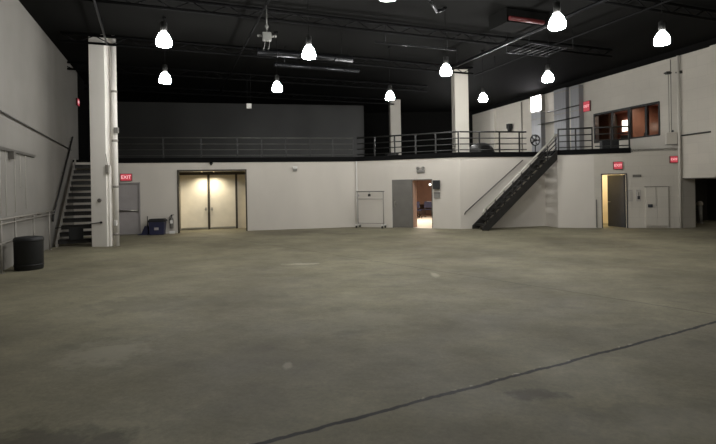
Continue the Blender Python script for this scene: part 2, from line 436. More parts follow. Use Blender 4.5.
pipe('pipe', 'bright thin crossing pipe above the lamp on the thick balcony column', [(.6, 14.7, 6.2), (3.3, 15.7, 6.2)], .025)
pipe('pipe', 'black pipe running back above the head of the open steel staircase', [(7.2, 9.2, 6.3), (3.35, 19.3, 6.3)], .05)
pipe('pipe', 'black pipe slanting back left of the lamp beside the block wall', [(9.0, 9.6, 6.4), (5.0, 20.2, 6.4)], .03, 'truss')
pipe('hose', 'pale bent hose hanging from the ceiling right of the cut-off lamp', [(1.5, 10.9, CEIL-.05), (1.66, 11.3, 6.44), (1.8, 11.6, 6.3), (2.1, 12.3, 6.25), (2.35, 12.7, 6.44)], .04, 'sheen', 'hose')
b = MB()
for k in range(7):
    q = cpt(10.7+.25*k, 12.2, 6.25); b.cyl(q, q+Vector((-.4, 1.03, 0)), .02, 6)
b.cyl(cpt(10.6, 12.2, 6.25), cpt(12.4, 12.2, 6.25), .03, 6).cyl(cpt(10.6, 13.3, 6.25), cpt(12.4, 13.3, 6.25), .03, 6)
for h in (cpt(10.6, 12.2, 6.25), cpt(12.4, 12.2, 6.25), cpt(10.6, 13.3, 6.25), cpt(12.4, 13.3, 6.25)): b.cyl(h, (h.x, h.y, CEIL-.005), .008, 6)
tag(b.build('cable_tray', 'sheen'), 'shiny ladder shaped tray under the ceiling between the two right lamps', 'cable tray')
t = thing('ceiling_duct', 'square black duct behind the red ceiling pipe', 'duct', (4.45, 13.75, 6.44), math.radians(21))
MB().box(-.1, 1.4, 0, .8, 0, .38).build('duct_body', 'black', t, bevel=.01)
for x in (-.14, 1.36): MB().box(x, x+.06, -.02, .82, -.02, .40).build('flange', 'black', t)

t = thing('junction_box', 'grey ceiling box with side knobs and dangling wires', 'box', (-2.22, 12.05, 5.6), .2)
MB().box(-.11, .11, -.08, .08, -.1, .1).build('box_body', 'dimgrey', t, bevel=.01)
for x in (-1, 1): MB().cyl((x*.11, 0, .02), (x*.19, 0, .02), .03).ball((x*.2, 0, .02), .04).build('knob', 'dimgrey', t)
MB().cyl((0, 0, .1), (0, 0, .78), .015, 6).ball((0, 0, .26), .045).build('hanger', 'dimgrey', t)
MB().tube([(-.04, 0, -.1), (-.06, 0, -.22), (-.10, 0, -.34)], .008, 6).tube([(.07, 0, -.1), (.06, 0, -.22), (.02, 0, -.34)], .008, 6).build('wire', 'dimgrey', t)
t = thing('hanging_box', 'small white box hung on two rods before the black upper wall', 'box', (-4.48, 20.0, 5.23), .2)
MB().box(-.1, .1, -.07, .07, -.1, .1).build('box_body', 'whitebox', t, bevel=.008)
MB().cyl((-.07, 0, .1), (-.07, 0, CEIL-5.23), .01, 6).cyl((.07, 0, .1), (.07, 0, CEIL-5.23), .01, 6).build('hanger', 'truss', t)

# ------------------------------------------------------------------ railings
def railing(label, w, s0, s1, posts, off=.0, m='raildark', k=1.35, group='dark railings along the balcony edge'):
    r = thing('balcony_railing', label, 'railing', wp(w, 0, 0, DECK), wa(w), group)
    y = .06+off
    for z, rr in ((.90, .024), (.64, .016), (.40, .016), (.16, .016)):
        MB().cyl((s0, y, z), (s1, y, z), rr*k, 8).build('rail', m, r)
    for p in posts:
        MB().box(p-.025, p+.025, y-.025, y+.025, 0, .90).box(p-.06, p+.06, y-.05, y+.05, 0, .015).build('post', 'post', r)
    return r
railing('dark pipe railing above the cream double doors', 'BW', 1.3, wlen('BW')-.06, [1.36, 3.40, 4.9, 6.37, 7.4, 8.42, 9.47, 10.48, 11.4], m='railpale', k=1)
railing('dark pipe railing above the doorway to the lit side room', 'MW', .08, wlen('MW')-.02, [.917, 1.85, 2.787, 3.651, 4.6])
railing('dark pipe railing behind the open steel staircase', 'SW', .04, 3.0, [.9, 1.786, 2.682])
railing('dark pipe railing on the white block at the stair head', 'BF', .03, wlen('BF')-.02, [.06, .70, 1.30])
railing('dark pipe railing in front of the booth window', 'RL', .06, 1.32, [.66, 1.30])

# ------------------------------------------------------------------ stairs
def stair(label, w, s0, run, y0, y1, n, rise, frontmat, backmat, hand, dense=0, wallrail=None):
    r = thing('staircase', label, 'stairs', wp(w, s0), wa(w))
    dz = rise/n; dx = run/(n-1); k = rise/run
    def line(x): return dz+x*dz/dx
    for y, m in ((y0, frontmat), (y1-.05, backmat)):
        X1 = run+.02
        MB().prism([(-.16, 0), (.1, 0), (X1, line(X1)-.34), (X1, line(X1)+.02), (-.16, line(-.16)+.06)], y, y+.05).build('stringer', m, r)
    for i in range(n-1):
        x = i*dx; z = (i+1)*dz
        MB().box(x-.03, x+dx+.02, y0+.05, y1-.05, z-.045, z).box(x-.03, x-.015, y0+.05, y1-.05, z-(.135 if not wallrail else .075), z).build('tread', 'tread', r)
    if wallrail:
        (xa, za), (xb, zb) = wallrail
        o = MB().tube([(xa-.02, .0, za-.1), (xa, -.06, za), (xb, -.06, zb)], .022, 8).build('wall_handrail', 'conduit', r)
        for q in (.12, .5, .88):
            p = Vector((xa, -.06, za)).lerp(Vector((xb, -.06, zb)), q)
            MB().cyl(p, p+Vector((0, .06, -.06)), .012, 6).build('bracket', 'lightrail', r)
    for y, m, h in hand:
        MB().tube([(-.14, y, line(-.14)+h-.12), (-.06, y, line(-.06)+h), (run+.02, y, line(run)+h+.02)], .03 if not wallrail else .04, 8).build('handrail', m, r)
        if y < y1:
            for x in ((0.02, run*.34, run*.67, run-.03) if not wallrail else [.02+(run-.05)*k/8 for k in range(9)]):
                MB().cyl((x, y, line(x)-.1), (x, y, line(x)+h), .022, 8).build('baluster', 'stairdark', r)
            for q in ((.28, .54) if not wallrail else (.16, .33, .50)):
                MB().cyl((0, y, line(0)+q), (run, y, line(run)+q), .016 if not wallrail else .02, 6).build('mid_rail', 'stairdark', r)
        else:
            for x in (.2, run*.5, run-.2):
                MB().cyl((x, y, line(x)+h), (x, y+.1, line(x)+h-.05), .012, 6).build('bracket', m, r)
    return r
stair('narrow steep staircase with grey side plate climbing along the left wall', 'LW', 5.12, 3.42, -1.22, -.12, 14, DECK,
      'stairdark', 'greysteel', [(-.06, 'stairdark', .86)])
stair('dark open steel staircase climbing right to the white block', 'SW', .62, 3.08, -1.02, -.06, 14, DECK,
      'stairdark', 'stairdark', [(-1.0, 'lightrail', .66)], wallrail=((-.43, .685), (2.14, 2.78)))

# bar and sign closing off the left stair
t = thing('stair_barrier', 'dark sign hanging from a bar across the foot of the left stair', 'barrier', wp('LW', 5.0, 0, 0), wa('LW'))
MB().cyl((0, -1.62, .74), (0, -.12, .62), .014, 8).build('bar', 'stairdark', t)
MB().box(-.012, .012, -.92, -.50, .2, .6).build('sign_board', 'plastic', t, bevel=.005)
for y in (-.86, -.56): MB().cyl((0, y, .6), (0, y, .67), .006, 5).build('hook', 'stairdark', t)

# ------------------------------------------------------------------ doors
# grey single door
d1 = MB().box(1.62, 2.45, .06, .11, .01, 2.08).build('door_1', 'greydoor', None, wp('BW', 0), wa('BW'), .004); struct(d1)
MB().box(1.575, 1.62, -.015, .14, 0, 2.13).box(2.45, 2.495, -.015, .14, 0, 2.13).box(1.575, 2.495, -.015, .14, 2.08, 2.13).build('door_frame', 'greydoor', d1)
MB().cyl((1.7, .0, .98), (2.4, .0, .98), .022, 8).box(1.68, 1.76, .0, .06, .94, 1.02).box(2.33, 2.41, .0, .06, .93, 1.03).build('push_bar', 'chrome', d1)
MB().box(1.63, 1.66, .05, .06, .3, .42).box(1.63, 1.66, .05, .06, 1.6, 1.72).build('hinge', 'chrome', d1)
# cream double doors set back in a lit recess
d2 = MB().box(3.93, 3.99, -.03, .2, 0, 2.62).box(6.68, 6.74, -.03, .2, 0, 2.62).box(3.93, 6.74, -.03, .2, 2.555, 2.62).build('door_2', 'frame', None, wp('BW', 0), wa('BW')); struct(d2)
for a, c in ((3.82, 4.98), (5.08, 6.19)):
    lf = MB().box(a, c, 1.45, 1.5, .02, 2.44).build('door_leaf', 'cream', d2, bevel=.004)
    hx = 4.90 if a < 4.5 else 5.16
    MB().cyl((hx-.06, 1.39, .9), (hx+.06, 1.39, .9), .014, 8).box(hx-.03, hx+.03, 1.43, 1.45, .84, .98).cyl((hx, 1.45, .9), (hx, 1.39, .9), .014).build('door_handle', 'chrome', lf)
    MB().box(a+.02, c-.02, 1.435, 1.45, .02, .10).build('kick_strip', 'chrome', lf)
MB().box(4.98, 5.08, 1.42, 1.52, 0, 2.5).box(6.19, 6.28, 1.42, 1.52, 0, 2.5).box(3.80, 6.71, 1.42, 1.52, 2.44, 2.575).build('inner_frame', 'frame', d2)
MB().box(6.28, 6.70, 1.47, 1.5, 0, 2.44).build('side_panel', 'cream', d2)
for x in (4.80, 5.30):
    p = thing('downlight', 'small downlight over the left cream door leaf' if x < 5.0 else 'small downlight over the right cream door leaf', 'lamp', wp('BW', x, 1.0, 2.574), wa('BW'), 'downlights in the door recess')
    MB().lathe([(.075, 0), (.085, -.012), (.06, -.014), (.055, -.004), (0, -.003)], 14).build('bezel', 'chrome', p)
    MB().lathe([(.05, -.004), (.03, -.02), (0, -.024)], 12).build('bulb', 'glow', p)
    l = bpy.data.lights.new('recess_lamp', 'SPOT'); l.energy = 85; l.spot_size = math.radians(140); l.spot_blend = .8; l.color = (1, .90, .70); l.shadow_soft_size = .05
    lo = bpy.data.objects.new('recess_lamp', l); COL.objects.link(lo); lo.location = wp('BW', x, 1.0, 2.53)
# grey double door, right leaf open, lit room beyond
d3 = MB().box(1.72, 1.76, -.01, .2, 0, 2.06).box(3.46, 3.495, -.01, .2, 0, 2.06).box(1.72, 3.495, -.01, .2, 2.02, 2.06).build('door_3', 'darkdoor', None, wp('MW', 0), wa('MW')); struct(d3)
lf = MB().box(1.76, 2.626, .0, .05, .01, 2.02).build('door_leaf', 'darkdoor', d3, bevel=.004)
MB().box(1.80, 1.86, -.012, 0, .92, 1.14).cyl((1.83, -.05, 1.03), (1.95, -.05, 1.03), .012).cyl((1.83, 0, 1.03), (1.83, -.05, 1.03), .012).build('door_handle', 'chrome', lf)
lf = MB().box(3.40, 3.445, .21, 1.08, .01, 2.02).build('door_leaf', 'darkdoor', d3, bevel=.004)
# charcoal door ajar
d4 = MB().box(.25, .285, -.015, .2, 0, 2.13).box(1.148, 1.185, -.015, .2, 0, 2.13).box(.25, 1.185, -.015, .2, 2.09, 2.13).build('door_4', 'charcoal', None, wp('RL', 0), wa('RL')); struct(d4)
hg = wp('RL', 1.14, .06, 0); th = math.radians(62)
lf = MB().box(-.86, 0, -.045, 0, .01, 2.08).build('door_leaf', 'charcoal', d4)
lf.location = (1.14, .10, 0); lf.rotation_euler = (0, 0, -th)
MB().cyl((-.80, -.09, 1.0), (-.68, -.09, 1.0), .012).cyl((-.80, -.04, 1.0), (-.80, -.09, 1.0), .012).build('door_handle', 'chrome', lf)

# ------------------------------------------------------------------ booth window
w1 = thing('window_1', 'x', 'x'); del w1['label']; del w1['category']; w1['kind'] = 'structure'
w1.location = wp('RW', 0); w1.rotation_euler = (0, 0, wa('RW'))
a, c, z0, z1 = WIN
b = MB().box(a, c, -.03, .2, z1-.07, z1+.02).box(a, c, -.02, .2, z0-.02, z0+.04).box(a-.02, a+.06, -.02, .2, z0, z1).box(c-.05, c+.02, -.02, .2, z0, z1)
MU = [RWL-3.343, RWL-2.427, RWL-1.583]
for x, wd in zip(MU, (.05, .07, .05)): b.box(x-wd, x+wd, 0, .12, z0, z1)
b.build('window_frame', 'blackmetal', w1)
xs = [a+.06]+MU+[c-.05]
for p, q in zip(xs, xs[1:]): MB().box(p, q, .055, .065, z0+.04, z1-.07).build('pane', 'glass', w1)
# things inside the booth
t = tag(MB().box(9.36, 9.72, 3.30, 3.38, 4.42, 4.98).build('lit_screen', 'whiteglow', None, wp('RW', 0), wa('RW')), 'tall bright white lit panel on the red booth wall', 'light')
t = tag(MB().box(11.55, 11.8, 3.30, 3.38, 4.25, 4.6).build('lit_screen', 'whiteglow', None, wp('RW', 0), wa('RW')), 'small bright square lit panel at the booth end nearest the conduits', 'light')
t = thing('table_lamp', 'small glowing floor lamp behind the second pane of the booth window', 'lamp', wp('RW', 10.6, 2.6, 3.06), wa('RW'))
MB().cyl((0, 0, 0), (0, 0, .03), .16, 12).cyl((0, 0, .03), (0, 0, 1.48), .02).build('stand', 'blackmetal', t)
MB().lathe([(.06, 1.72), (.12, 1.5), (.12, 1.46), (0, 1.46)], 12).build('lamp_shade', 'glow', t)
struct(MB().box(11.35, 11.45, 1.7, 3.4, 3.06, 5.4).build('wall_booth_divider', 'brown', None, wp('RW', 0), wa('RW')))
t = thing('cupboard', 'tall dark cupboard behind the booth pane nearest the EXIT sign', 'cupboard', wp('RW', 9.4, 1.7, 3.06), wa('RW'))
MB().box(-.9, .75, 0, .5, 0, 2.1).build('cupboard_body', 'brown', t, bevel=.01)
for x in (-.88, -.06): MB().box(x, x+.79, -.02, 0, .05, 2.05).build('door', 'brown', t, bevel=.004)
def chair(label, loc, rz, m, group):
    r = thing('chair', label, 'chair', loc, rz, group)
    MB().box(-.23, .23, -.22, .22, .42, .47).build('seat', m, r, bevel=.015)
    MB().prism([(-.22, .55), (.22, .55), (.20, .9), (-.20, .9)], .2, .24).build('backrest', m, r, bevel=.01)
    for x in (-.2, .2):
        for y in (-.19, .21):
            MB().cyl((x, y, 0), (x*.95, y, .42 if y < 0 else .88), .014, 8).build('leg', 'blackmetal', r)
    return r
chair('dark chair behind the booth window nearest the stair head', wp('RW', WIN[0]+.7, 1.0, 3.06), wa('RW')+.4, 'plastic', 'dark chairs inside the booth')
chair('dark chair inside the booth beside the small glowing lamp', wp('RW', WIN[0]+1.9, 1.3, 3.06), wa('RW')+2.6, 'plastic', 'dark chairs inside the booth')
t = thing('equipment_case', 'black equipment case on the ledge behind the booth window railing', 'case', wp('RL', .82, .95, DECK), wa('RL'))
MB().box(-.32, .32, -.2, .2, .03, .42).build('case_body', 'plastic', t, bevel=.02)
MB().box(-.33, .33, -.21, .21, .40, .44).build('lid', 'blackmetal', t, bevel=.01)
for x in (-.26, .26):
    MB().box(x-.03, x+.03, -.16, .16, 0, .03).build('foot', 'blackmetal', t)

# ------------------------------------------------------------------ side room furniture
t = thing('table', 'small dark table at the back of the lit side room', 'table', wp('MW', 1.15, 7.4), wa('MW'))
MB().box(-.52, .52, .2, .24, .08, .68).build('back_panel', 'brown', t)
MB().box(-.55, .55, -.3, .3, .68, .72).build('tabletop', 'brown', t, bevel=.006)
for x in (-.5, .5):
    for y in (-.26, .26): MB().box(x-.025, x+.025, y-.025, y+.025, 0, .68).build('leg', 'brown', t)
t = tag(MB().box(-.14, .14, -.1, .1, 0, .16).build('box', 'whitebox', None, wp('MW', 1.28, 7.4, .72), wa('MW'), .01), 'small white box on the dark side room table', 'box')
chair('navy chair before the dark side room table, nearer the grey door leaf', wp('MW', .85, 6.6), wa('MW')+2.9, 'navy', 'navy chairs in the side room')
chair('navy chair nearest the open doorway of the lit side room', wp('MW', 1.05, 5.7), wa('MW')+.5, 'navy', 'navy chairs in the side room')
chair('navy chair before the dark side room table, farther from the grey door leaf', wp('MW', 1.42, 6.7), wa('MW')+3.3, 'navy', 'navy chairs in the side room')
t = thing('wall_lamp', 'small bright lamp on the door edge beside the black speaker', 'lamp', wp('MW', 3.42, -.02, 1.83), wa('MW'))
MB().box(-.03, .03, 0, .03, -.05, .05).build('back_plate', 'whitebox', t)
MB().ball((0, -.05, 0), .05).build('bulb', 'whiteglow', t)

# ------------------------------------------------------------------ wall fittings
def text(body, size, parent, loc, rot, m, name='lettering'):
    cu = bpy.data.curves.new(name, 'FONT'); cu.body = body; cu.size = size; cu.align_x = 'CENTER'; cu.align_y = 'CENTER'; cu.extrude = .003
    tmp = bpy.data.objects.new(name, cu); COL.objects.link(tmp)
    dg = bpy.context.evaluated_depsgraph_get(); me = bpy.data.meshes.new_from_object(tmp.evaluated_get(dg))
    bpy.data.objects.remove(tmp); me.materials.clear(); me.materials.append(M[m])
    o = bpy.data.objects.new(name, me); COL.objects.link(o); o.parent = parent; o.location = loc; o.rotation_euler = rot; return o
def exit_sign(label, w, s, z, wd, ht, t=0.0):
    r = thing('exit_sign', label, 'exit sign', wp(w, s, t, z), wa(w), 'red lit EXIT signs')
    MB().box(-wd/2, wd/2, -.07, 0, -ht/2, ht/2).build('housing', 'redpipe', r, bevel=.006)
    MB().box(-wd/2+.015, wd/2-.015, -.076, -.068, -ht/2+.015, ht/2-.015).build('face', 'exitface', r)
    text('EXIT', min(ht*.8, wd*.42), r, (0, -.078, 0), (PI/2, 0, 0), 'exitletter')
    return r
exit_sign('red EXIT sign over the grey door beside the white pillar', 'BW', 1.98, 2.34, .44, .30)
exit_sign('red EXIT sign over the charcoal door', 'RL', .85, 2.44, .33, .30)
exit_sign('red EXIT sign low on the block wall beside the conduits', 'RL', 2.80, 2.62, .27, .26)
exit_sign('red EXIT sign on the balcony wall beside the booth window', 'RW', RWL-4.78, 5.42, .42, .5)
exit_sign('red EXIT sign high on the far end of the left wall', 'LW', 9.95, 5.55, .4, .3)

t = thing('emergency_light', 'white twin-head emergency light over the side room door', 'light', wp('MW', 3.02, 0, 2.46), wa('MW'))
MB().box(-.17, .17, -.08, 0, -.13, .0).build('housing', 'greybox', t, bevel=.008)
for x in (-.11, .11): MB().cyl((x, -.05, .07), (x, -.13, .05), .065, 12).cyl((x, -.05, 0), (x, -.05, .07), .02).build('lamp_head', 'greybox', t)
MB().box(-.12, .12, -.085, -.08, -.11, -.09).build('label_strip', 'plastic', t)
t = thing('wall_speaker', 'black box speaker beside the open side room door', 'speaker', wp('MW', 3.70, 0, 1.82), wa('MW'))
MB().box(-.14, .14, -.2, -.02, -.18, .18).build('cabinet', 'plastic', t, bevel=.01)
MB().cyl((0, -.2, -.05), (0, -.206, -.05), .09, 16).cyl((0, -.2, .1), (0, -.206, .1), .04, 12).build('cone', 'blackmetal', t)
MB().box(-.04, .04, -.03, 0, -.06, .06).build('bracket', 'greybox', t)
t = thing('control_box', 'grey control box with a dark lid below the black speaker', 'box', wp('MW', 3.70, 0, 1.40), wa('MW'))
MB().box(-.12, .12, -.08, 0, -.13, .04).build('box_body', 'greybox', t, bevel=.006)
MB().box(-.12, .12, -.10, 0, .04, .12).build('lid', 'darkdoor', t, bevel=.006)
t = thing('wall_light', 'small white fixture high on the long wall right of the cream doors', 'light', wp('BW', 8.79, 0, 2.62), wa('BW'))
MB().box(-.1, .1, -.12, 0, .0, .09).build('housing', 'whitebox', t, bevel=.01)
MB().box(-.08, .08, -.10, 0, -.1, .0).build('lens', 'greybox', t, bevel=.01)
t = thing('sensor', 'small dark sensor under the balcony edge above the cream doors', 'sensor', wp('BW', 5.30, 0, 2.86), wa('BW'))
MB().box(-.06, .06, -.06, 0, .0, .06).build('mount', 'deck', t); MB().ball((0, -.07, -.02), .045).build('dome', 'plastic', t)
# extinguisher
t = thing('fire_extinguisher', 'dark extinguisher with a pale label on the wall beside the cream doors', 'fire extinguisher', wp('BW', 3.70, -.10, .22), wa('BW'))
MB().lathe([(0, 0), (.07, .0), (.078, .03), (.078, .36), (.05, .43), (.025, .45), (.025, .5)], 14).build('cylinder', 'darkdoor', t)
MB().box(-.055, .055, -.085, -.07, .2, .33).build('label_plate', 'whitebox', t)
MB().box(-.03, .03, -.03, .03, .5, .54).box(-.02, .10, -.012, .012, .54, .56).cyl((-.03, 0, .52), (-.09, 0, .45), .012).cyl((-.09, 0, .45), (-.09, 0, .2), .012).build('valve', 'plastic', t)
MB().box(-.06, .06, .07, .10, .25, .3).build('bracket', 'greybox', t)
t = tag(MB().box(-.11, .11, -.05, .05, 0, .10).build('block', 'whitebox', None, wp('BW', 3.72, -.14, 0), wa('BW')+.2, .012), 'small white block on the floor below the extinguisher', 'block')
# blue bin and floor tool
t = thing('storage_bin', 'dark blue lidded bin between the grey door and cream doors', 'bin', wp('BW', 3.2, -.34), wa('BW'))
b = MB(); v = []
for (x, y, z) in ((.27, .2, 0), (.30, .23, .52)):
    v.append([b.bm.verts.new((sx*x, sy*y, z)) for sx, sy in ((-1, -1), (1, -1), (1, 1), (-1, 1))])
b.bm.faces.new(v[0][::-1]); b.bm.faces.new(v[1])
for i in range(4): b.bm.faces.new((v[0][i], v[0][(i+1)%4], v[1][(i+1)%4], v[1][i]))
b.build('bin_body', 'blue', t, bevel=.02)
MB().box(-.33, .33, -.25, .25, .52, .60).box(-.29, .29, -.21, .21, .60, .64).build('lid', 'plastic', t, bevel=.015)
MB().box(-.08, .08, -.235, -.20, .2, .3).build('label_plate', 'greydoor', t)
MB().cyl((-.05, -.26, .56), (.05, -.26, .56), .012).build('handle', 'plastic', t)
t = thing('floor_tool', 'dark long-handled tool with a broad foot, left of the blue bin', 'tool', wp('BW', 2.70, -.22), wa('BW'))
MB().prism([(-.26, 0), (.16, 0), (.13, .32), (.02, .36), (-.12, .05), (-.26, .03)], -.14, .14).build('pan', 'blue', t, bevel=.006)
MB().cyl((.1, 0, .3), (.07, .14, .74), .016, 8).build('handle', 'plastic', t)
MB().cyl((.17, -.05, .2), (.15, .14, .62), .02, 8).build('pole', 'greydoor', t)

o = MB().cyl((.07, -.05, 0), (.07, -.05, 2.92), .03, 10).box(.02, .12, -.06, 0, 1.4, 1.43).box(.02, .12, -.06, 0, .4, .43).build('corner_pipe', 'whitebox', None, wp('MW', 0), wa('MW')); tag(o, 'slim white vertical pipe in the wall corner left of the wheeled rack', 'pipe')
# wheeled rack
t = thing('garment_rack', 'white wheeled tube rack against the wall left of the grey door', 'rack', wp('MW', .22, -.30), wa('MW'))
for x in (0, 1.2):
    MB().cyl((x, 0, .12), (x, 0, 1.57), .022, 8).build('post', 'greysteel', t)
    f = MB().box(x-.05, x+.05, -.22, .22, .10, .16).build('foot', 'whitebox', t, bevel=.01)
    for y in (-.19, .19):
        MB().cyl((x-.02, y, .05), (x+.02, y, .05), .05, 12).box(x-.025, x+.025, y-.015, y+.015, .05, .11).build('caster', 'plastic', f)
MB().cyl((-.05, 0, 1.57), (1.25, 0, 1.57), .022, 8).build('top_bar', 'darkdoor', t)
MB().cyl((0, 0, 1.25), (1.2, 0, 1.25), .014, 8).build('cross_bar', 'greysteel', t)
MB().cyl((0, 0, .2), (1.2, 0, .2), .016, 8).build('bottom_bar', 'greysteel', t)
MB().box(.5, .6, -.03, .03, 1.36, 1.47).cyl((.55, 0, 1.47), (.55, 0, 1.56), .008, 6).build('clip', 'plastic', t)
MB().box(.02, .07, -.03, .03, 1.36, 1.45).build('clamp', 'greydoor', t)

# left foreground bin
t = thing('trash_bin', 'round black waste bin with a low domed lid by the left wall', 'bin', (-7.74, 11.25, 0))
MB().lathe([(0, 0), (.275, 0), (.29, .02), (.30, .68), (.302, .69)], 32).build('bin_body', 'plastic', t)
MB().lathe([(.304, .66), (.308, .68), (.306, .72), (.28, .755), (.15, .772), (0, .776)], 32).build('lid', 'plastic', t)
MB().lathe([(.293, .10), (.303, .10), (.303, .13), (.293, .13), (.293, .10)], 32, ring=True).build('band', 'blackmetal', t)

# pipes on the left wall
def along(w, pts, r, b=None):
    b = b or MB(); b.tube([(s, t, z) for s, t, z in pts], r, 8); return b
o = along('LW', [(-3, -.05, 3.77), (.2, -.05, 3.67), (8.36, -.05, 3.42)], .02).build('conduit', 'conduit', None, wp('LW', 0), wa('LW')); tag(o, 'long dark conduit sloping along the upper left wall', 'conduit')
t = thing('cable_rail', 'short dark rail with hanging cords on the left wall', 'rail', wp('LW', 0, 0, 0), wa('LW'))
MB().box(-2.6, 2.98, -.06, 0, 2.79, 2.86).build('channel', 'conduit', t)
MB().box(.74, .92, -.12, 0, 2.62, 2.80).build('box_body', 'darkdoor', t)
for x, zl in ((-.4, 1.4), (.05, 1.3), (.45, 1.25), (1.15, 1.3), (1.6, 1.9), (2.1, 1.35)):
    MB().cyl((x, -.03, 2.8), (x+.03, -.02, zl), .006, 5).build('cord', 'lightrail', t)
t = thing('pipe_guard', 'pale pipe guard rail low along the left wall behind the black bin', 'railing', wp('LW', 0), wa('LW'))
for z, s0, s1, r in ((1.20, -3, 4.9, .026), (1.10, -3, 4.9, .018), (.66, -3, 1.15, .024)):
    MB().cyl((s0, -.12, z), (s1, -.12, z), r, 8).build('rail', 'greysteel', t)
for s in (-1.7, -.3, .75, 2.4, 4.2):
    MB().cyl((s, -.12, 0), (s, -.12, 1.2), .02, 8).box(s-.05, s+.05, -.17, -.06, 0, .015).build('post', 'greysteel', t)
for s in (1.6, 3.3, 4.85):
    MB().cyl((s, -.12, 1.15), (s, 0, 1.15), .014, 6).build('bracket', 'greysteel', t)

# pillar fittings
dp = thing('drain_pipe', 'white vertical pipe casing beside the tall front pillar', 'pipe', (-7.92, 15.58, 0), AX)
MB().cyl((0, .1, 0), (0, .1, CEIL), .085, 16).build('pipe_body', 'litpillar', dp)
for z in (.35, 1.9, 3.4, 5.0): MB().cyl((0, .1, z), (0, .1, z+.07), .098, 16).build('collar', 'greysteel', dp)
MB().box(-.02, .08, -.03, .04, .66, .84).build('valve', 'whitebox', dp, bevel=.01)
t = tag(MB().box(-.07, .07, -.08, 0, -.09, .09).build('junction_box', 'greybox', None, (-7.8, 15.6, 3.76), AX, .006), 'small grey box high on the white pipe casing', 'box')
t = tag(MB().box(-.05, .05, -.09, 0, -.14, .14).cyl((0, -.05, .14), (-.06, -.03, .5), .012, 6).build('pull_station', 'greysteel', None, (-8.05, 15.5, 2.5), AX, .006), 'narrow grey box with conduit on the front pillar edge', 'box')
t = tag(MB().cyl((0, 0, 0), (0, -.05, 0), .06, 16).build('bell', 'darkdoor', None, (-8.33, 15.48, 1.50), AX), 'round dark button at chest height on the front pillar', 'button')
t = tag(MB().cyl((0, .02, 0), (-.34, -.06, -.04), .016, 8).cyl((0, 0, 0), (0, -.04, 0), .035, 10).build('bracket', 'stairdark', None, (-8.28, 15.46, .79), AX), 'short dark arm reaching from the front pillar to the stair', 'bracket')

# ------------------------------------------------------------------ right block wall fittings
t = thing('plaque', 'long dark plaque above the two notices', 'sign', wp('RL', 1.53, 0, 2.02), wa('RL'))
MB().box(-.15, .15, -.02, 0, -.05, .05).build('plate', 'darkdoor', t)
for s, lab in ((1.275, 'framed grey notice beside the charcoal door frame'), (1.575, 'framed grey notice under the long dark plaque')):
    t = thing('notice', lab, 'notice', wp('RL', s, 0, 1.26), wa('RL'), 'framed notices on the block wall')
    MB().box(-.075, .075, -.02, 0, -.22, .22).build('frame', 'greydoor', t)
    MB().box(-.06, .06, -.024, -.018, -.2, .2).build('sheet', 'paper', t)
    if s > 1.4: MB().box(-.045, .045, -.03, -.02, -.15, -.02).cyl((0, -.03, .12), (0, -.03, -.02), .008, 6).build('dark_patch', 'charcoal', t)
t = thing('wall_cabinet', 'low white double-door cabinet with a dark latch on the block wall', 'cabinet', wp('RL', 2.2, 0, 0), wa('RL'))
MB().box(-.40, .40, -.05, 0, .06, 1.58).build('cabinet_body', 'right', t)
for x in (-.385, .005):
    dr = MB().box(x, x+.38, -.065, -.05, .09, 1.55).build('door', 'right', t, bevel=.004)
MB().box(-.42, .42, -.07, 0, 1.58, 1.60).build('top_trim', 'darkdoor', t)
MB().box(-.045, -.035, -.07, -.05, .85, 1.56).build('hinge_strip', 'darkdoor', t)
MB().box(-.33, -.17, -.10, -.06, .80, .92).build('latch', 'charcoal', t)
o = MB().box(-.02, .02, -.03, 0, 0, 1.1).build('corner_guard', 'darkdoor', None, wp('RL', .06, 0, .02), wa('RL')); tag(o, 'dark strip at the block corner beside the charcoal door', 'strip')

o = MB().cyl((2.99, -.06, 0), (2.99, -.06, 6.55), .045, 10).box(2.93, 3.05, -.05, -.0, 1.2, 1.25).build('conduit', 'pillar', None, wp('RL', 0), wa('RL')); tag(o, 'thick pale vertical pipe from floor to ceiling left of the dark opening', 'pipe')
o = MB().cyl((2.78, .05, 3.6), (2.78, .05, 6.45), .02, 8).cyl((2.70, .05, 3.6), (2.70, .05, 5.9), .014, 8).build('conduit', 'greysteel', None, wp('RL', 0), wa('RL')); tag(o, 'pair of slim conduits dropping into the white box on the block wall', 'conduit')
t = thing('junction_box', 'white square box where slim conduits end on the block wall', 'box', wp('RL', 2.76, .02, 3.2), wa('RL'))
MB().box(-.21, .15, -.12, .06, 0, .45).build('box_body', 'right', t, bevel=.008)
MB().box(-.21, .15, -.125, .06, -.02, 0).build('bottom_lip', 'darkdoor', t)
MB().ball((.02, -.06, .5), .045).build('cap', 'charcoal', t)
for s, lab in ((2.66, 'dark valve on the slim conduits high on the block wall'), (3.06, 'dark valve on the thick pale pipe high on the block wall')):
    t = tag(MB().box(-.07, .07, -.08, .06, -.05, .05).cyl((-.13, 0, 0), (.13, 0, 0), .03, 8).build('valve', 'rail', None, wp('RL', s, 0, 5.93), wa('RL')), lab, 'valve', 'valves high on the block wall')
o = MB().tube([(RWL+.02, -.05, 3.52), (RWL+1.18, -.05, 3.54)], .03).build('conduit', 'rail', None, wp('RW', 0), wa('RW')); tag(o, 'dark horizontal pipe on the block wall above the dark opening', 'pipe')
o = MB().box(RWL+1.2, RWL+1.75, -.12, 0, 1.95, 6.58).build('wall_pier', 'right', None, wp('RW', 0), wa('RW')); struct(o)
struct(MB().box(RWL-.4, RWL+.004, .2, .6, 0, 2.3).build('wall_passage_reveal', 'right', None, wp('RW', 0), wa('RW')))
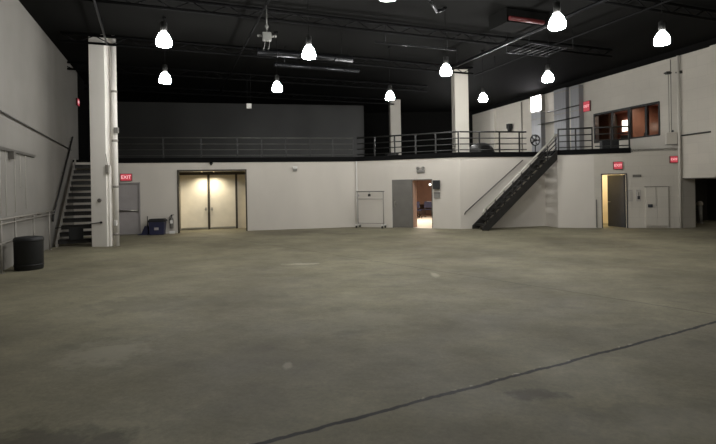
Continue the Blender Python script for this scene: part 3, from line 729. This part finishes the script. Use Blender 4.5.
# frame of the dark opening and what stands inside
b = MB().box(RWL+.0, RWL+2.4, -.015, .2, 1.86, 1.9).build('trim_1', 'frame', None, wp('RW', 0), wa('RW')); struct(b)
t = thing('standpipe', 'grey standing pipe with a rounded pale cap inside the dark opening', 'standpipe', wp('RW', 14.08, 2.5), wa('RW'))
MB().cyl((0, 0, 0), (0, 0, .75), .09, 12).cyl((0, 0, 0), (0, 0, .03), .16, 12).build('pipe_body', 'greybox', t)
MB().ball((0, 0, .82), .12).build('cap', 'paper', t)
MB().cyl((0, 0, .5), (-.16, -.05, .5), .05).build('outlet', 'greybox', t)

# ------------------------------------------------------------------ upper right wall (balcony level)
def rw(s): return RWL-s
for s0, s1, z1, lab in ((5.93, 6.80, 6.55, 'wide tall grey duct panel on the balcony wall behind the stair head'),
                        (5.03, 5.60, 6.5, 'narrow tall grey duct panel beside the balcony EXIT sign'),
                        (7.84, 8.64, 5.64, 'dark grey wall panel below the lamp behind the stair head')):
    t = thing('duct_panel', lab, 'panel', wp('RW', rw(s1), 0, DECK), wa('RW'), 'grey panels on the balcony wall')
    wd = s1-s0
    MB().box(0, wd, -.28, 0, 0, z1-DECK).build('panel_body', 'panel', t, bevel=.01)
    for z in (1.1, 2.2, 3.3):
        if z < z1-DECK-.1: MB().box(-.015, wd+.015, -.295, 0, z, z+.04).build('flange', 'greysteel', t)
o = MB().cyl((rw(5.76), -.12, DECK), (rw(5.76), -.12, 6.5), .07, 12).build('pipe', 'pillar', None, wp('RW', 0), wa('RW')); tag(o, 'white vertical pipe between the two tall grey duct panels', 'pipe')
o = MB().cyl((rw(8.0), -.34, 4.95), (rw(4.95), -.34, 4.95), .03, 8).build('conduit', 'rail', None, wp('RW', 0), wa('RW')); tag(o, 'lower thin conduit crossing the tall grey duct panels', 'conduit')
o = MB().cyl((rw(7.2), -.34, 5.5), (rw(4.95), -.34, 5.5), .03, 8).build('conduit', 'rail', None, wp('RW', 0), wa('RW')); tag(o, 'upper thin conduit crossing the tall grey duct panels', 'conduit')
o = MB().box(rw(12.95), rw(12.55), -.14, 0, DECK, 6.55).build('wall_pilaster', 'pillar', None, wp('RW', 0), wa('RW')); struct(o)
o = MB().cyl((rw(9.84), -.04, DECK), (rw(9.84), -.04, 6.5), .035, 8).build('conduit', 'greysteel', None, wp('RW', 0), wa('RW')); tag(o, 'slim grey conduit on the far balcony wall beside the dark speaker', 'conduit')
t = thing('light_box', 'bright white light box on the balcony wall above the dark grey panel', 'light', wp('RW', rw(8.65), 0, 5.72), wa('RW'))
MB().box(0, .82, -.24, 0, -.03, .84).build('housing', 'greysteel', t, bevel=.01)
MB().box(.03, .79, -.30, -.24, 0, .81).build('diffuser', 'boxglow', t, bevel=.03)
t = thing('horn_speaker', 'small dark horn speaker on the far balcony wall', 'speaker', wp('RW', rw(10.84), 0, 5.15), wa('RW'))
MB().box(-.14, .14, -.3, -.06, -.05, .22).prism([(-.06, -.22), (.06, -.22), (.12, -.05), (-.12, -.05)], -.26, -.1).build('horn', 'plastic', t)
MB().box(-.04, .04, -.06, 0, -.04, .1).build('bracket', 'plastic', t)
t = thing('fan', 'dark round fan standing on the balcony behind the stair head', 'fan', (7.75, 20.9, DECK), .2)
MB().lathe([(.22, -.05), (.25, 0), (.22, .05), (.20, 0), (.22, -.05)], 24, ring=True).build('ring', 'plastic', t)
t.children[0].rotation_euler = (PI/2, 0, 0); t.children[0].location = (0, 0, .62)
b = MB()
for k in range(5):
    a = 2*PI*k/5; b.prism([(.05*math.cos(a), .05*math.sin(a)+.62), (.19*math.cos(a-.2), .19*math.sin(a-.2)+.62), (.19*math.cos(a+.22), .19*math.sin(a+.22)+.62)], -.015, .015)
b.build('blade', 'plastic', t)
MB().cyl((0, -.06, .62), (0, .08, .62), .06).cyl((0, 0, .38), (0, 0, .05), .02).build('hub', 'plastic', t)
MB().cyl((0, 0, 0), (0, 0, .05), .2, 16).build('base', 'plastic', t)
# covered bulk on the balcony
t = thing('covered_bulk', 'low dark heap under a grey-green cover on the balcony', 'covered heap', (6.25, 24.2, DECK), .15)
b = MB(); b.ball((0, 0, 0), 1.0, 24, 12)
for v in b.bm.verts:
    n = 1+.05*math.sin(v.co.x*7+v.co.y*3)
    v.co = Vector((v.co.x*.75*n, v.co.y*.5*n, max(0, v.co.z)**.7*.85))
b.build('cover', 'post', t)
MB().box(-.62, .62, -.42, .42, 0, .25).build('base', 'plastic', t, bevel=.03)
t = thing('low_case', 'black box at the foot of the slim far balcony column', 'case', (1.9, 26.9, DECK), .2)
MB().box(-.3, .35, -.25, .25, 0, .5).build('case_body', 'plastic', t, bevel=.02); MB().box(-.31, .36, -.26, .26, .5, .56).build('lid', 'blackmetal', t, bevel=.01)

# ------------------------------------------------------------------ camera, world, view
cam = bpy.data.cameras.new('camera'); co = bpy.data.objects.new('camera', cam); COL.objects.link(co)
cam.sensor_width = 36; cam.sensor_fit = 'HORIZONTAL'; cam.lens = 480/716*36
cam.shift_y = -35.5/716; cam.clip_end = 200
phi = .0177
x_ax = Vector((math.cos(phi), 0, -math.sin(phi))); y_ax = Vector((math.sin(phi), 0, math.cos(phi))); z_ax = Vector((0, -1, 0))
m = Matrix((x_ax, y_ax, z_ax)).transposed().to_4x4(); m.translation = (0, 0, 1.8)
co.matrix_world = m
scn.camera = co
w = bpy.data.worlds.new('world'); scn.world = w; w.use_nodes = True
w.node_tree.nodes['Background'].inputs['Color'].default_value = (0, 0, 0, 1)
vs = scn.view_settings
vs.view_transform = 'Standard'; vs.look = 'None'; vs.gamma = 1; vs.exposure = 0.0; vs.use_curve_mapping = False
scn.cycles.max_bounces = 6
